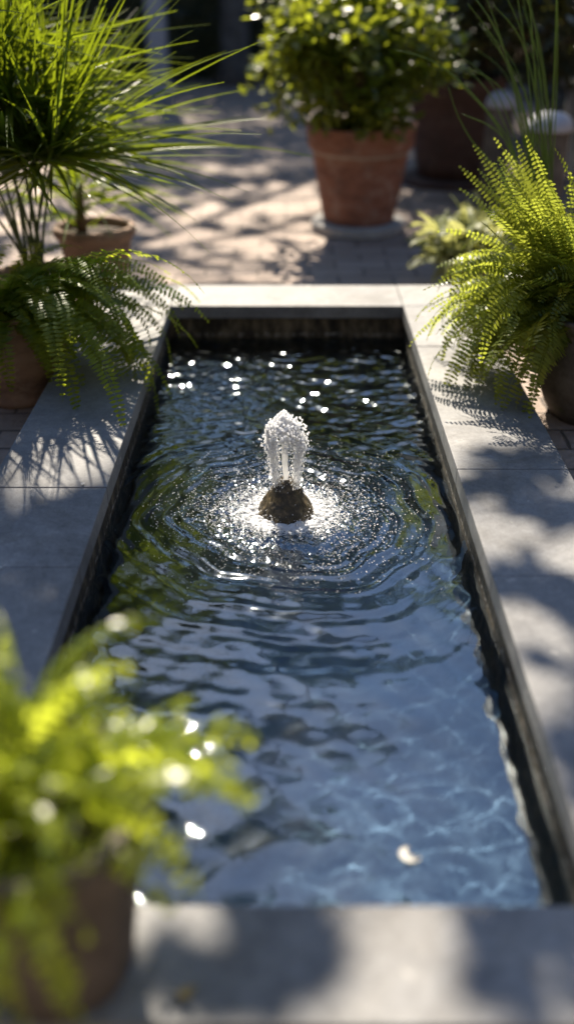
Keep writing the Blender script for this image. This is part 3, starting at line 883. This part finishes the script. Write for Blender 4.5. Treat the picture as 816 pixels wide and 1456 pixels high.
def up_sun(x, y, z): return Vector((x, y, 0)) + SV * (z / SV.z)


LOW = 4.8
blots = []   # (x, y, radius, leaves) on the ground that the crown shades
# left coping and left of it
for i in range(12): blots.append((rnd(-1.05, -.5), rnd(.95, 1.85), rnd(.08, .15), 50))
# right coping dapples
for bx, by, br, bn in ((.6, 2.02, .09, 18), (.5, 1.9, .08, 16), (.66, 1.82, .09, 16), (.62, 1.4, .1, 24), (.5, 1.47, .07, 14), (.72, 1.28, .1, 24), (.58, 1.22, .06, 10), (.52, .98, .08, 16), (.68, 1.0, .09, 18),
                       (-.3, 1.1, .12, 16), (-.35, 1.5, .08, 10), (-.1, 1.0, .1, 20)): blots.append((bx, by, br, int(bn * 1.7), LOW))
for i in range(112):       # near coping: shade with four pools of sun
    bx, by = rnd(-.5, .8), rnd(.6, .92)
    if any(math.hypot(bx - cx, by - cy) < cr + .03 for cx, cy, cr in ((-.15, .785, .1), (-.0, .88, .07), (.16, .715, .12), (.42, .86, .12))): continue
    blots.append((bx, by, .04, 6, LOW))
for i in range(12): blots.append((rnd(-.72, -.46), rnd(1.2, 1.8), rnd(.05, .1), 26, LOW))
for i in range(24): blots.append((rnd(-.44, -.08), rnd(.95, 1.95), rnd(.07, .11), 34))
# ground outside the coping on both sides
for i in range(34): blots.append((rnd(.85, 2.6), rnd(.3, 1.8), rnd(.14, .3), 70))
for i in range(34): blots.append((rnd(-2.8, -1.05), rnd(.2, 3.8), rnd(.14, .3), 70))
for i in range(10): blots.append((rnd(.1, 1.2), rnd(-.6, .5), rnd(.1, .2), 50))
# patio beyond the pool
for i in range(330):
    bx, by = rnd(-2.4, 2.4), rnd(3.75, 6.6)
    if .0 < bx < .8 and by < 4.7 or .5 < bx < 1.0 and by < 4.0: continue      # the shrub's own shade falls here
    blots.append((bx, by, rnd(.03, .11), 13, 7.2))
for i in range(150):
    bx, by = rnd(-3.4, 3.4), rnd(6.3, 8.2)
    blots.append((bx, by, rnd(.16, .4), 80))
for i in range(260): blots.append((rnd(-4.5, 4.5), rnd(7.8, 13), rnd(.25, .55), 100))
mb = MB(); ends = []
for bx, by, br, bn, *zz in blots:
    z0 = (zz[0] if zz else HZ) + rnd(-1.2, 1.6) * (.35 if zz else 1)
    for k in range(bn):
        q = math.sqrt(random.random()) * br; a = rnd(0, 6.28)
        p = up_sun(bx + q * math.cos(a), by + q * math.sin(a), z0 + rnd(-.12, .12))
        s = rnd(.08, .13)
        leaflet(mb, p - Vector((bigx, bigy, 0)), Vector((rnd(-1, 1), rnd(-1, 1), rnd(-.6, .4))), Vector((rnd(-.6, .6), rnd(-.6, .6), 1)), s, s * .55, .2)
    ends.append(up_sun(bx, by, z0) - Vector((bigx, bigy, 0)))
mb.build('crown', M['tree'], t)
random.seed(91)
far_ends = [e for e, b_ in zip(ends, blots) if b_[1] > 5.2 or abs(b_[0]) > 1.3]
mb = MB()
mb.tube([(0, 0, 0), (0, 0, .2), (.03, 0, 1.6), (.15, .1, 3.4), (.3, .3, 5.2), (.5, .6, 7.0)], [.24, .17, .15, .14, .12, .08], 14)
mb.build('trunk', M['bark'], t, True)
mains = []
mb = MB()
for i in range(13):
    e = far_ends[int(i * len(far_ends) / 13)]
    b = Vector((.3, .3, 5.2)).lerp(Vector((.5, .6, 7.0)), random.random())
    m1 = b.lerp(e, .5) + Vector((0, 0, .3)); mb.tube([b, m1, e], [.05, .03, .01], 7); mains += [m1, e, b.lerp(e, .75)]
for e in ends:
    b = min(mains, key=lambda q: (q - e).length)
    mb.tube([b, b.lerp(e, .6) + Vector((0, 0, .05)), e], [.008, .005, .002], 4)
mb.build('limb', M['bark'], t, True)

# ------------------------------------------------------------------ small litter
def litter(x, y, z, ln, w, a, mat, lab, name='fallen_leaf', cat='leaf'):
    mb = MB()
    leaflet(mb, Vector((-ln / 2 * math.cos(a), -ln / 2 * math.sin(a), .004)), Vector((math.cos(a), math.sin(a), .12)), Vector((.2, 0, 1)), ln, w, .22)
    o = mb.build(name, mat, loc=(x, y, z + .001)); tag(o, lab, cat)


litter(-.125, .715, TOP, .03, .014, .7, M['litter'], 'small tan fallen leaf on the near coping beside the bright fern')
litter(-.615, 1.66, TOP, .03, .018, .3, M['litter_pale'], 'pale oval petal lying on the left coping above the bright fern', 'fallen_petal', 'petal')
litter(-.5, 2.03, TOP, .014, .007, 1.2, M['litter_pale'], 'tiny pale petal lying at a joint of the left coping', 'fallen_petal', 'petal')
mb = MB()
vs = []; fc = []
for i in range(11):
    a = R(100 + 230 * i / 10); w_ = .010 * math.sin(math.pi * (i + .8) / 11.6) + .002
    for q, zz in ((-1, .008), (0, .001), (1, .005)):
        vs.append(((.014 + q * w_ * .6) * math.cos(a), (.012 + q * w_ * .6) * math.sin(a), zz))
for i in range(10):
    for q in range(2): fc.append((i * 3 + q, i * 3 + q + 1, i * 3 + q + 4, i * 3 + q + 3))
mb.add(vs, fc)
px_, py_ = .195, 1.035
o = mb.build('floating_petal', M['litter_pale'], smooth=True, loc=(px_, py_, water_z(px_, py_) + .001)); tag(o, 'white curled petal floating on the blue water near the close end of the pool', 'petal')
mb = MB(); mb.tube([(0, 0, 0), (.008, -.006, .001), (.016, -.011, 0), (.012, 0, .004)], [.0012, .0011, .0008, .0006], 5)
o = mb.build('twig', M['twig'], loc=(-.15, 1.17, water_z(-.15, 1.17) + .001)); tag(o, 'short pale bent twig floating beside the bright foreground fern', 'twig')

# ------------------------------------------------------------------ light, sky, camera
w = bpy.data.worlds.new('World'); sc.world = w; w.use_nodes = True
nt = w.node_tree; bg = nt.nodes['Background']
sky = nt.nodes.new('ShaderNodeTexSky'); sky.sky_type = 'NISHITA'; sky.sun_disc = False
sky.sun_elevation = R(SUN_EL); sky.sun_rotation = R(SUN_AZ); sky.air_density = 1.0; sky.dust_density = .3; sky.ozone_density = 3.0
nt.links.new(sky.outputs[0], bg.inputs[0]); bg.inputs[1].default_value = .08

ld = bpy.data.lights.new('sun', 'SUN'); ld.energy = 5.0; ld.angle = R(.53); ld.color = (1, .89, .73)
lo = bpy.data.objects.new('sun', ld); C.objects.link(lo)
lo.rotation_euler = SV.to_track_quat('Z', 'Y').to_euler()
lo.location = (2, 8, 9)
ld.cycles.is_caustics_light = True
water.cycles.is_caustics_caster = True
for o in pool.children: o.cycles.is_caustics_receiver = True

cd = bpy.data.cameras.new('camera'); cam = bpy.data.objects.new('camera', cd); C.objects.link(cam); sc.camera = cam
cd.sensor_fit = 'VERTICAL'; cd.sensor_height = 36; cd.lens = 33.4; cd.clip_end = 400; cd.clip_start = .02
cam.location = (0, 0, 1.22); cam.rotation_euler = (R(90 - 30.05), 0, R(.15))
cd.dof.use_dof = True; cd.dof.focus_distance = 2.42; cd.dof.aperture_fstop = .88

sc.view_settings.view_transform = 'Standard'; sc.view_settings.look = 'None'
sc.view_settings.exposure = 1.5; sc.view_settings.gamma = 1
cy = sc.cycles
cy.use_denoising = True
cy.max_bounces = 10; cy.transparent_max_bounces = 8; cy.diffuse_bounces = 4; cy.glossy_bounces = 5; cy.transmission_bounces = 8
cy.caustics_reflective = True; cy.caustics_refractive = True
cy.sample_clamp_indirect = 80
